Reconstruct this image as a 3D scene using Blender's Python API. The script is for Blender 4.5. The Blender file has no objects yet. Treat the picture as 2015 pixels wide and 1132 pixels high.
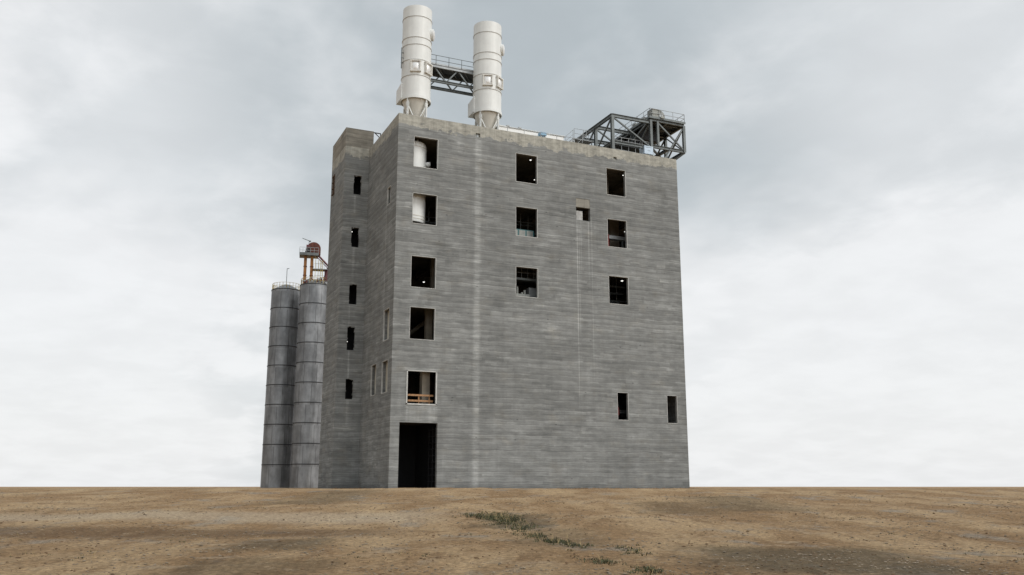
import bpy, bmesh, math, random
from mathutils import Vector, Matrix, noise as mnoise
random.seed(7)
S = bpy.context.scene
COL = S.collection
V = Vector
R = math.radians

# ------------------------------------------------------------------ camera
EYE = V((-23.69, -80.85, 0.15))
FWD = V((0.39576, 0.89309, 0.21392))
cam_d = bpy.data.cameras.new("camera")
cam = bpy.data.objects.new("camera", cam_d); COL.objects.link(cam)
cam.location = EYE
cam.rotation_euler = FWD.to_track_quat('-Z', 'Y').to_euler()
cam_d.sensor_width = 36; cam_d.lens = 31.98
cam_d.clip_start = 0.3; cam_d.clip_end = 20000
S.camera = cam
FH = V((math.cos(R(66.1)), math.sin(R(66.1)), 0))      # level heading of the site
RH = V((math.sin(R(66.1)), -math.cos(R(66.1)), 0))

# ------------------------------------------------------------------ node helper
class NT:
    def __init__(s, nt): s.nt = nt; nt.nodes.clear()
    def n(s, t, ins=None, **kw):
        nd = s.nt.nodes.new(t)
        for k, v in kw.items(): setattr(nd, k, v)
        if ins:
            for k, v in ins.items():
                if isinstance(v, bpy.types.NodeSocket): s.nt.links.new(v, nd.inputs[k])
                else: nd.inputs[k].default_value = v
        return nd
    def m(s, op, a, b=0.0, c=None, clamp=False):
        ins = {0: a, 1: b}
        if c is not None: ins[2] = c
        return s.n('ShaderNodeMath', ins, operation=op, use_clamp=clamp).outputs[0]
    def noise(s, vec, scale, detail=4, rough=.55, dist=0.0):
        return s.n('ShaderNodeTexNoise', {'Vector': vec, 'Scale': scale, 'Detail': detail, 'Roughness': rough, 'Distortion': dist}).outputs['Fac']
    def scl(s, vec, x, y, z):
        return s.n('ShaderNodeVectorMath', {0: vec, 1: (x, y, z)}, operation='MULTIPLY').outputs[0]
    def ramp(s, fac, a, b, lo=0.0, hi=1.0):
        return s.n('ShaderNodeMapRange', {'Value': fac, 'From Min': a, 'From Max': b, 'To Min': lo, 'To Max': hi}, interpolation_type='SMOOTHSTEP').outputs[0]
    def mix(s, f, a, b, mode='MIX'):
        nd = s.nt.nodes.new('ShaderNodeMix'); nd.data_type = 'RGBA'; nd.blend_type = mode
        for i, v in ((0, f), (6, a), (7, b)):
            if isinstance(v, bpy.types.NodeSocket): s.nt.links.new(v, nd.inputs[i])
            else: nd.inputs[i].default_value = v if i == 0 else (tuple(v) + (1,))[:4]
        return nd.outputs[2]
    def mul(s, col, f):            # colour * scalar
        return s.n('ShaderNodeVectorMath', {0: col, 3: f}, operation='SCALE').outputs[0]
    def box(s, c, lo, hi, soft):   # 1 between lo and hi with soft edges
        a = s.ramp(c, lo - soft, lo + soft); b = s.ramp(c, hi - soft, hi + soft, 1.0, 0.0)
        return s.m('MULTIPLY', a, b)

# ------------------------------------------------------------------ world and sun
SUN_DIR = V((0.62, -0.74, 0.90)).normalized()
W = bpy.data.worlds.new("World"); S.world = W; W.use_nodes = True
t = NT(W.node_tree)
gen = t.n('ShaderNodeTexCoord').outputs['Generated']
sep = t.n('ShaderNodeSeparateXYZ', {0: gen})
el = t.m('MAXIMUM', sep.outputs[2], 0.0)
sky = t.n('ShaderNodeTexSky', sky_type='NISHITA', sun_disc=False)
sky.sun_elevation = math.asin(SUN_DIR.z); sky.sun_rotation = math.atan2(SUN_DIR.x, SUN_DIR.y)
sky.air_density = 1.2; sky.dust_density = 2.0
skyc = t.mul(sky.outputs[0], 0.10)
# cloud sheet seen in perspective: direction divided by (height + a bit)
den = t.m('ADD', el, 0.22)
cx = t.m('DIVIDE', sep.outputs[0], den); cy = t.m('DIVIDE', sep.outputs[1], den)
cv = t.n('ShaderNodeCombineXYZ', {0: cx, 1: cy, 2: el}).outputs[0]
n1 = t.noise(t.scl(cv, 1.3, .8, 1.0), 1.9, 4, .5, .15)
n2 = t.noise(cv, 5.0, 7, .55, .2)
n3 = t.noise(t.scl(cv, 1, 1, 1.0), 0.75, 3, .5, .2)
side = t.m('ADD', t.m('MULTIPLY', sep.outputs[0], RH.x), t.m('MULTIPLY', sep.outputs[1], RH.y))
fwdc = t.m('ADD', t.m('MULTIPLY', sep.outputs[0], FH.x), t.m('MULTIPLY', sep.outputs[1], FH.y))
low = t.ramp(t.m('ADD', el, t.m('MULTIPLY', t.m('SUBTRACT', n1, .5), .26)), 0.30, 0.19)       # pale break low in the sky
lowr = t.m('MULTIPLY', low, t.ramp(side, -0.16, 0.12, .62, 1.0))
wide = t.ramp(t.m('ADD', t.m('ABSOLUTE', side), t.m('MULTIPLY', t.m('SUBTRACT', n3, .5), .25)), 0.17, 0.42)
back = t.ramp(fwdc, 0.1, -0.7)
puff = t.ramp(t.m('ADD', t.m('MULTIPLY', n1, .72), t.m('MULTIPLY', n2, .28)), .43, .66)
br = t.m('ADD', t.m('MULTIPLY', puff, .50), t.m('MULTIPLY', lowr, .92))
br = t.m('ADD', br, t.m('MULTIPLY', wide, .62), clamp=True)
cloud = t.mix(br, (.50, .55, .578), (.90, .91, .92))
cloud = t.mul(cloud, t.m('ADD', t.ramp(n2, .3, .7, .965, 1.03), t.m('MULTIPLY', t.m('MULTIPLY', back, t.ramp(side, -.7, .5, .1, 1.0)), 1.0)))
cloud = t.mul(cloud, t.ramp(side, -.92, -.54, .48, 1.0))      # sky dimmed out of view at left, added to shade the left faces
out = t.mix(0.93, skyc, cloud)
bg = t.n('ShaderNodeBackground', {'Color': out, 'Strength': 1.0})
wo = t.n('ShaderNodeOutputWorld', {'Surface': bg.outputs[0]})

sd = bpy.data.lights.new("sun", 'SUN'); sd.energy = 1.6; sd.angle = R(24); sd.color = (1, .965, .91)
sun = bpy.data.objects.new("sun", sd); COL.objects.link(sun)
sun.rotation_euler = SUN_DIR.to_track_quat('Z', 'Y').to_euler(); sun.location = (20, -60, 90)

vs = S.view_settings
vs.view_transform = 'Standard'; vs.look = 'None'; vs.exposure = 0.0; vs.gamma = 1.0; vs.use_curve_mapping = False
S.render.engine = 'CYCLES'
S.cycles.use_denoising = True
S.cycles.max_bounces = 6

# ------------------------------------------------------------------ mesh helper
class MB:
    def __init__(s): s.v = []; s.f = []; s.sm = []
    def add(s, vs_, fs, smooth=False):
        o = len(s.v); s.v += [tuple(q) for q in vs_]
        for f in fs: s.f.append([i + o for i in f]); s.sm.append(smooth)
        return s
    def box(s, a, b):
        x0, y0, z0 = (min(a[i], b[i]) for i in range(3)); x1, y1, z1 = (max(a[i], b[i]) for i in range(3))
        vv = [(x0,y0,z0),(x1,y0,z0),(x1,y1,z0),(x0,y1,z0),(x0,y0,z1),(x1,y0,z1),(x1,y1,z1),(x0,y1,z1)]
        return s.add(vv, [(0,3,2,1),(4,5,6,7),(0,1,5,4),(1,2,6,5),(2,3,7,6),(3,0,4,7)])
    def bar(s, p, q, w, h=None, upv=None, off=(0, 0)):
        p, q = V(p), V(q); d = (q - p).normalized(); h = h or w
        u = V(upv) if upv else (V((0,0,1)) if abs(d.z) < .9 else V((0,1,0)))
        r = d.cross(u).normalized(); u = r.cross(d).normalized()
        p = p + r*off[0] + u*off[1]; q = q + r*off[0] + u*off[1]
        vv = []
        for c in (p, q):
            for a, b in ((-1,-1),(1,-1),(1,1),(-1,1)): vv.append(c + r*(a*w/2) + u*(b*h/2))
        return s.add(vv, [(0,1,2,3),(7,6,5,4),(0,4,5,1),(1,5,6,2),(2,6,7,3),(3,7,4,0)])
    def ibeam(s, p, q, w, h, upv=None, tf=.03):
        s.bar(p, q, w, tf, upv, (0, h/2 - tf/2)); s.bar(p, q, w, tf, upv, (0, -h/2 + tf/2))
        return s.bar(p, q, .025, h - 2*tf, upv)
    def tube(s, p, q, r0, r1=None, n=10, caps=True, smooth=True):
        p, q = V(p), V(q); r1 = r0 if r1 is None else r1
        d = (q - p).normalized(); u = V((0,0,1)) if abs(d.z) < .9 else V((1,0,0))
        a = d.cross(u).normalized(); b = d.cross(a)
        vv = [c + (a*math.cos(2*math.pi*k/n) + b*math.sin(2*math.pi*k/n))*r for c, r in ((p, r0), (q, r1)) for k in range(n)]
        s.add(vv, [(k, (k+1) % n, n+(k+1) % n, n+k) for k in range(n)], smooth)
        if caps:
            s.add(vv[:n], [tuple(range(n))[::-1]]); s.add(vv[n:], [tuple(range(n))])
        return s
    def lathe(s, c, prof, n=48, closed=False):
        c = V(c)
        for i in range(len(prof)-1):
            vv = []
            for r, z in prof[i:i+2]:
                for k in range(n):
                    a = 2*math.pi*k/n; vv.append((c.x + r*math.cos(a), c.y + r*math.sin(a), c.z + z))
            s.add(vv, [(k, (k+1) % n, n+(k+1) % n, n+k) for k in range(n)], True)
        return s
    def build(s, name, mat, parent=None, rel=None, bevel=0):
        me = bpy.data.meshes.new(name)
        vv = s.v if rel is None else [(x-rel[0], y-rel[1], z-rel[2]) for x, y, z in s.v]
        me.from_pydata(vv, [], s.f); me.polygons.foreach_set('use_smooth', s.sm); me.update()
        me.materials.append(mat)
        o = bpy.data.objects.new(name, me); COL.objects.link(o)
        if parent: o.parent = parent
        elif rel: o.location = rel
        if bevel:
            b = o.modifiers.new('bevel', 'BEVEL'); b.width = bevel; b.segments = 2; b.limit_method = 'ANGLE'
        return o

def empty(name, loc=(0,0,0), rz=0.0):
    o = bpy.data.objects.new(name, None); COL.objects.link(o); o.location = loc; o.rotation_euler = (0,0,rz); o.empty_display_size = .3
    return o
def tag(o, label=None, cat=None, group=None, kind=None):
    for k, v in (('label', label), ('category', cat), ('group', group), ('kind', kind)):
        if v: o[k] = v
    return o
def kids(o): return [c for c in COL.objects if c.parent == o]
def copy_tree(o, parent=None):
    c = o.copy(); COL.objects.link(c); c.parent = parent
    for ch in kids(o): copy_tree(ch, c)
    return c

# ------------------------------------------------------------------ materials
def simple(name, col, rough=.6, metal=0.0, var=.12, scale=3.0, streak=None, bump=0.0, spec=.4):
    m = bpy.data.materials.new(name); m.use_nodes = True; t = NT(m.node_tree)
    oc = t.n('ShaderNodeTexCoord').outputs['Object']
    a = t.noise(oc, scale, 6, .6); f = t.ramp(a, .25, .75, 1-var, 1+var)
    if streak:
        b = t.noise(t.scl(oc, streak, streak, streak*.06), 1.0, 4, .6)
        f = t.m('MULTIPLY', f, t.ramp(b, .3, .7, 1-var*.9, 1+var*.5))
    c = t.mul(t.n('ShaderNodeRGB').outputs[0], f); t.nt.nodes[-1 if False else [i for i, q in enumerate(t.nt.nodes) if q.bl_idname == 'ShaderNodeRGB'][0]].outputs[0].default_value = (*col, 1)
    ins = {'Base Color': c, 'Roughness': rough, 'Metallic': metal, 'Specular IOR Level': spec}
    p = t.n('ShaderNodeBsdfPrincipled', ins)
    if bump:
        bn = t.n('ShaderNodeBump', {'Height': a, 'Strength': bump, 'Distance': .05}); t.nt.links.new(bn.outputs[0], p.inputs['Normal'])
    t.n('ShaderNodeOutputMaterial', {'Surface': p.outputs[0]})
    return m

def concrete_mat(name, base=(.208, .2135, .208), full=True, band=True):
    m = bpy.data.materials.new(name); m.use_nodes = True; t = NT(m.node_tree)
    oc = t.n('ShaderNodeTexCoord').outputs['Object']
    sp = t.n('ShaderNodeSeparateXYZ', {0: oc}); x, y, z = sp.outputs
    u = t.m('SUBTRACT', x, y)
    wob = t.m('MULTIPLY', t.m('SUBTRACT', t.noise(t.scl(oc, .5, .5, .5), 1.0, 3), .5), .35)
    zz = t.m('ADD', z, wob)
    big = t.noise(oc, .16, 5, .6)
    med = t.noise(t.scl(oc, .22, .22, 1.1), 1.0, 6, .62)
    st1 = t.noise(t.scl(oc, .55, .55, 2.6), 1.0, 7, .68)
    st2 = t.noise(t.scl(oc, .9, .9, 11.0), 1.0, 5, .6)
    ver = t.noise(t.scl(oc, 2.2, 2.2, .07), 1.0, 5, .6)
    fine = t.noise(oc, 9.0, 6, .7)
    f = t.m('MULTIPLY', t.ramp(big, .3, .7, .88, 1.12), t.ramp(med, .28, .72, .88, 1.12))
    f = t.m('MULTIPLY', f, t.ramp(st1, .28, .72, .89, 1.12))
    f = t.m('MULTIPLY', f, t.ramp(st2, .3, .7, .90, 1.08))
    f = t.m('MULTIPLY', f, t.ramp(ver, .3, .7, .96, 1.035))
    f = t.m('MULTIPLY', f, t.ramp(fine, .3, .7, .95, 1.05))
    blot = t.noise(t.scl(oc, .7, .7, .9), 1.0, 6, .65, .3)
    f = t.m('MULTIPLY', f, t.ramp(blot, .32, .70, .91, 1.12))
    # patches left by the form boards: lift rows broken into lengths, each with a tone
    for rowh, len_, lo, hi, seed, gate in ((.31, 2.3, .90, 1.10, 0.0, .46), (.62, 4.2, .92, 1.07, 31.0, .44), (.19, 1.1, .90, 1.22, 77.0, .56), (.31, .9, .97, 1.26, 15.0, .62)):
        row = t.m('FLOOR', t.m('DIVIDE', zz, rowh))
        h = t.n('ShaderNodeTexWhiteNoise', {'W': t.m('ADD', row, seed)}, noise_dimensions='1D').outputs['Value']
        colm = t.m('FLOOR', t.m('ADD', t.m('DIVIDE', u, len_), t.m('MULTIPLY', h, 9.0)))
        cv = t.n('ShaderNodeCombineXYZ', {0: row, 1: colm, 2: seed}).outputs[0]
        w = t.n('ShaderNodeTexWhiteNoise', {'Vector': cv}, noise_dimensions='3D').outputs['Value']
        tone = t.ramp(t.m('POWER', w, 1.6), 0.0, 1.0, lo, hi)
        g = t.ramp(t.noise(t.n('ShaderNodeVectorMath', {0: t.scl(oc, .28, .28, .7), 1: (seed, 0, seed)}, operation='ADD').outputs[0], 1.0, 3), gate-.08, gate+.10)
        f = t.m('MULTIPLY', f, t.m('ADD', 1.0, t.m('MULTIPLY', t.m('SUBTRACT', tone, 1.0), g)))
    for per, amp, sd_ in ((.50, .095, 5.0), (.25, .045, 9.0)):       # pillow shading of each course put into the colour; rows weather alike
        q_ = t.m('DIVIDE', zz, per); h = t.n('ShaderNodeTexWhiteNoise', {'W': t.m('ADD', t.m('FLOOR', q_), sd_)}, noise_dimensions='1D').outputs['Value']
        g = t.m('ADD', t.ramp(t.m('FRACT', q_), 0.0, .9, -amp, amp), t.m('MULTIPLY', t.m('SUBTRACT', h, .5), amp))
        f = t.m('MULTIPLY', f, t.m('ADD', 1.0, t.m('MULTIPLY', g, t.ramp(med, .3, .6, .5, 1.0))))
    # joints between lifts
    for per, wd, dep in ((.62, .05, .20), (.31, .045, .14), (.205, .04, .10)):
        fr = t.m('FRACT', t.m('DIVIDE', zz, per)); ln = t.ramp(t.m('ABSOLUTE', t.m('SUBTRACT', fr, .5)), wd/per/2, wd/per, 1.0, 0.0)
        ln = t.m('MULTIPLY', ln, t.ramp(st2, .35, .6))
        f = t.m('MULTIPLY', f, t.m('SUBTRACT', 1.0, t.m('MULTIPLY', ln, dep)))
    # pits
    pit = t.ramp(t.n('ShaderNodeTexVoronoi', {'Vector': t.scl(oc, .55, .55, 1.0), 'Scale': 1.0}).outputs['Distance'], .05, .075, .62, 1.0)
    f = t.m('MULTIPLY', f, pit)
    def add(mask, amt):
        nonlocal f
        f = t.m('MULTIPLY', f, t.m('ADD', 1.0, t.m('MULTIPLY', mask, amt)))
    jit = t.m('MULTIPLY', t.m('SUBTRACT', t.noise(t.scl(oc, 3, 3, 1.1), 1.0, 4), .5), .22)
    jx = t.m('ADD', x, jit); jy = t.m('ADD', y, jit); jz = t.m('ADD', z, t.m('MULTIPLY', jit, 1.5))
    front = t.ramp(y, .3, .5, 1.0, 0.0); tower = t.ramp(y, 10.5, 10.7)
    if full:
        def fm(*a):
            r_ = a[0]
            for q in a[1:]: r_ = t.m('MULTIPLY', r_, q)
            return r_
        brk = t.ramp(st1, .3, .7, .45, 1.15)
        add(fm(front, t.box(jx, 8.08, 8.72, .20), t.ramp(z, 34.9, 34.7, 0.0, 1.0), brk), .40)      # pale run under the scupper
        add(fm(front, t.box(jx, 7.3, 7.9, .4), brk), -.07)
        for x0, w, z1, z0, a in ((19.56, .05, 27.4, 6.0, .50), (19.80, .04, 27.4, 12.0, .32), (20.02, .04, 27.4, 19.0, .30), (20.92, .07, 27.4, 19.0, .45), (21.28, .04, 28.0, 9.0, .32), (24.4, .02, 34.7, 30, .15)):
            add(fm(front, t.box(x, x0-w, x0+w, .03), t.ramp(z, z0, z0+6), t.ramp(z, z1, z1-.1), t.ramp(ver, .2, .6, .4, 1.0)), a)
        add(fm(front, t.box(jx, 1.45, 4.5, .05), t.box(jz, 6.0, 7.4, .08), t.ramp(ver, .3, .7, .4, 1.1)), .30)
        add(fm(front, t.box(jx, -.5, .95, .08), t.ramp(jz, 9.0, 9.2, 1.0, 0.0)), .12)
        add(fm(front, t.box(jx, -.5, 1.35, .08), t.box(jz, 9.5, 10.3, .06)), .10)
        add(fm(front, t.box(jx, 1.2, 4.9, .15), t.box(jz, 10.7, 11.0, .06)), .28)
        add(fm(front, t.box(jx, 1.0, 6.0, .4), t.box(jz, 28.3, 29.5, .2), t.ramp(st1, .4, .6)), .14)
        add(fm(tower, t.ramp(x, -.2, 0, 1, 0), t.box(jx, -1.45, -1.2, .10), t.ramp(z, 20.6, 24.4, .35, 1.0), t.box(z, 20.9, 24.84, .05)), .42)
        add(fm(tower, t.box(jx, -1.62, -1.5, .04), t.box(z, 16.4, 18.6, .3)), .22)
        add(fm(tower, t.box(jx, -1.50, -1.35, .05), t.box(z, 11.0, 13.8, .1)), .40)
        add(fm(tower, t.box(jx, -1.50, -1.15, .05), t.box(z, 28.6, 30.6, .1), t.ramp(ver, .35, .6)), .32)
        add(fm(tower, t.box(jx, -1.50, -1.2, .05), t.box(z, 6.2, 8.8, .2), t.ramp(ver, .35, .6)), .25)
        side = fm(t.ramp(x, .05, .2, 1, 0), t.ramp(y, .1, .3), t.ramp(y, 10.7, 10.6, 0.0, 1.0))
        add(fm(side, t.box(y, 2.0, 2.12, .04), t.box(z, 19, 27.3, .8)), .22)
        add(fm(side, t.box(y, 3.15, 3.5, .06), t.box(z, 14, 27.4, 1.5)), .24)
        for zc in (20.0, 26.6): add(fm(tower, t.box(jx, -3, .5, .1), t.box(jz, zc, zc+.5, .1)), .10)
        add(t.box(jz, -1, .45, .35), -.16)  # soft shadow along the wall foot, put into the colour
    c = t.mul(t.n('ShaderNodeRGB').outputs[0], f)
    [q for q in t.nt.nodes if q.bl_idname == 'ShaderNodeRGB'][0].outputs[0].default_value = (*base, 1)
    warm = t.ramp(t.noise(t.scl(oc, .5, .5, .8), 1.0, 5, .6), .5, .75, 0.0, .5)
    c = t.mix(warm, c, t.n('ShaderNodeVectorMath', {0: c, 1: (1.07, 1.0, .90)}, operation='MULTIPLY').outputs[0])
    if band:     # smoothed render along the top, with a ragged lower edge
        rag = t.noise(t.scl(oc, .8, .8, 1.2), 1.0, 8, .72)
        flk = t.noise(t.scl(oc, 1.4, 1.4, 3.0), 1.0, 6, .65)
        edge = t.m('SUBTRACT', t.m('ADD', z, t.m('MULTIPLY', t.m('SUBTRACT', rag, .5), 2.6)), 34.85)
        bm_ = t.m('MULTIPLY', t.ramp(edge, -.04, .05), t.ramp(flk, .30, .38))
        bm_ = t.m('MAXIMUM', bm_, t.ramp(z, 35.7, 35.78))
        pc = t.mul(t.mix(t.ramp(flk, .3, .7), (.265, .258, .225), (.43, .418, .365)), t.ramp(ver, .3, .7, .78, 1.12))
        c = t.mix(t.m('MULTIPLY', bm_, .93), c, pc)
    hgt = t.m('ADD', t.m('MULTIPLY', st2, .5), t.m('ADD', t.m('MULTIPLY', fine, .35), t.m('MULTIPLY', st1, .6)))
    bn = t.n('ShaderNodeBump', {'Height': hgt, 'Strength': .35, 'Distance': .06})
    p = t.n('ShaderNodeBsdfPrincipled', {'Base Color': c, 'Roughness': .92, 'Specular IOR Level': .25, 'Normal': bn.outputs[0]})
    t.n('ShaderNodeOutputMaterial', {'Surface': p.outputs[0]})
    return m

M_conc = concrete_mat('slipformed_concrete')
M_pent = concrete_mat('weathered_concrete', (.265, .248, .212), full=False, band=False)
M_int = simple('interior_concrete', (.23, .205, .165), .9, var=.25, scale=.8, streak=1.0)
M_intl = simple('lit_look_interior_concrete', (.58, .55, .46), .9, var=.15, scale=.8)  # light on the slot returns put into a paler concrete colour
M_dark = simple('shade_dark_interior', (.02, .02, .021), .95)  # unlit rooms: their shade is put into this near-black colour
M_frame = simple('galvanised_angle', (.44, .44, .42), .6, .15, var=.2, scale=2)
M_galv = simple('galvanised_steel', (.30, .315, .32), .5, .45, var=.16, scale=1.6)
M_steel = simple('painted_grey_steel', (.125, .14, .14), .5, .25, var=.2, scale=1.2, streak=2.0)
M_deck = simple('dark_deck_plate', (.06, .068, .073), .6, .3, var=.2)
M_white = simple('white_painted_steel', (.69, .705, .69), .5, 0.0, var=.06, scale=.7, streak=2.2)
M_cone = simple('cream_painted_steel', (.60, .58, .52), .45, 0.0, var=.06, scale=.8, streak=3.0)
M_panel = simple('bright_panel_steel', (.74, .74, .73), .35, .35, var=.08, scale=2.5)
M_rust = simple('rusty_red_steel', (.11, .036, .024), .75, .1, var=.35, scale=2.2, streak=2.0)
M_orange = simple('rusty_orange_steel', (.24, .105, .032), .75, .05, var=.35, scale=1.1, streak=2.0)
M_brown = simple('brown_rusted_steel', (.115, .075, .05), .85, .1, var=.3)
M_plast = simple('brushed_plaster', (.235, .222, .19), .9, var=.15, scale=2.0, streak=3.0)
M_pale = simple('pale_smeared_concrete', (.33, .33, .32), .9, var=.35, scale=2.2, streak=2.0)
M_maroon = simple('dark_red_machine_paint', (.11, .035, .04), .6, .1, var=.3)
M_yellow = simple('worn_yellow_paint', (.36, .27, .07), .6, 0, var=.25, scale=2.0)
M_wood = simple('sawn_lumber', (.36, .20, .10), .8, 0, var=.22, scale=6.0, streak=14.0)
M_teal = simple('teal_paint', (.04, .13, .14), .5)
M_red = simple('red_paint', (.12, .014, .012), .5)
M_blue = simple('pale_blue_paint', (.50, .60, .70), .5, var=.05)
M_blue2 = simple('blue_paint', (.20, .35, .48), .5)
M_black = simple('black_steel', (.03, .03, .032), .6, .2)
M_fan = simple('weathered_grey_housing', (.27, .28, .26), .6, .1, var=.18, scale=2.2, streak=3.0)
M_stone = simple('pale_stone', (.24, .195, .14), .9, var=.5, scale=.8)
M_membrane = simple('white_roof_unit', (.80, .80, .78), .6, var=.04)

def silo_mat():
    m = bpy.data.materials.new('galvanised_silo_sheet'); m.use_nodes = True; t = NT(m.node_tree)
    oc = t.n('ShaderNodeTexCoord').outputs['Object']
    sp = t.n('ShaderNodeSeparateXYZ', {0: oc}); x, y, z = sp.outputs
    ang = t.m('ARCTAN2', y, x)
    row = t.m('FLOOR', t.m('DIVIDE', z, 3.2))
    h = t.n('ShaderNodeTexWhiteNoise', {'W': row}, noise_dimensions='1D').outputs['Value']
    a2 = t.m('ADD', t.m('DIVIDE', ang, .85), t.m('MULTIPLY', h, 3.0))
    colm = t.m('FLOOR', a2)
    w = t.n('ShaderNodeTexWhiteNoise', {'Vector': t.n('ShaderNodeCombineXYZ', {0: row, 1: colm, 2: 3.0}).outputs[0]}, noise_dimensions='3D').outputs['Value']
    seam = t.ramp(t.m('ABSOLUTE', t.m('SUBTRACT', t.m('FRACT', a2), .5)), .475, .49, 1.0, .45)
    ns = t.noise(t.scl(oc, 1, 1, .25), 1.3, 6, .6); ns2 = t.noise(t.scl(oc, .5, .5, .4), 1.0, 4, .6)
    f = t.m('MULTIPLY', t.ramp(ns, .3, .7, .8, 1.2), t.ramp(w, 0, 1, .86, 1.12))
    f = t.m('MULTIPLY', t.m('MULTIPLY', f, t.ramp(ns2, .3, .7, .75, 1.2)), seam)
    c = t.mul(t.mix(0.0, (.225, .232, .24), (0, 0, 0)), f)
    p = t.n('ShaderNodeBsdfPrincipled', {'Base Color': c, 'Roughness': t.ramp(ns, .3, .7, .38, .58), 'Metallic': .55})
    t.n('ShaderNodeOutputMaterial', {'Surface': p.outputs[0]})
    return m
M_silo = silo_mat()

def emis(name, col, st):
    m = bpy.data.materials.new(name); m.use_nodes = True; t = NT(m.node_tree)
    e = t.n('ShaderNodeEmission', {'Color': (*col, 1), 'Strength': st}); t.n('ShaderNodeOutputMaterial', {'Surface': e.outputs[0]}); return m
M_lamp = emis('lit_lamp_lens', (1, .98, .92), 1.6)

# ------------------------------------------------------------------ terrain
def ground_z(x, y):
    d = V((x, y, 0)) - V((EYE.x, EYE.y, 0)); tt = d.dot(FH)
    k = min(max((tt - 16)/46, 0), 1)
    z = -1.5 + 1.5*k - .012
    n = mnoise.noise(V((x*.11, y*.11, 0)))*.16 + mnoise.noise(V((x*.45, y*.45, 3)))*.05 + mnoise.noise(V((x*1.7, y*1.7, 5)))*.016
    r = d.length
    if r < 60: n += mnoise.noise(V((x*2.9, y*2.9, 2)))*.016 + mnoise.noise(V((x*6.5, y*6.5, 9)))*.010
    fade = 1.0 if tt < 50 else max(0.25, 1 - (tt-50)/16)
    if r > 160: fade *= 160/r
    crest = max(0.0, 1 - abs(tt - 64)/16)*max(0.0, mnoise.noise(V((x*.22, y*.22, 8)))*.5 + mnoise.noise(V((x*.9, y*.9, 1)))*.25 + .12)*.22
    return z + min(n, .10)*fade - (.0 if tt < 50 else .02) + crest

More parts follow.
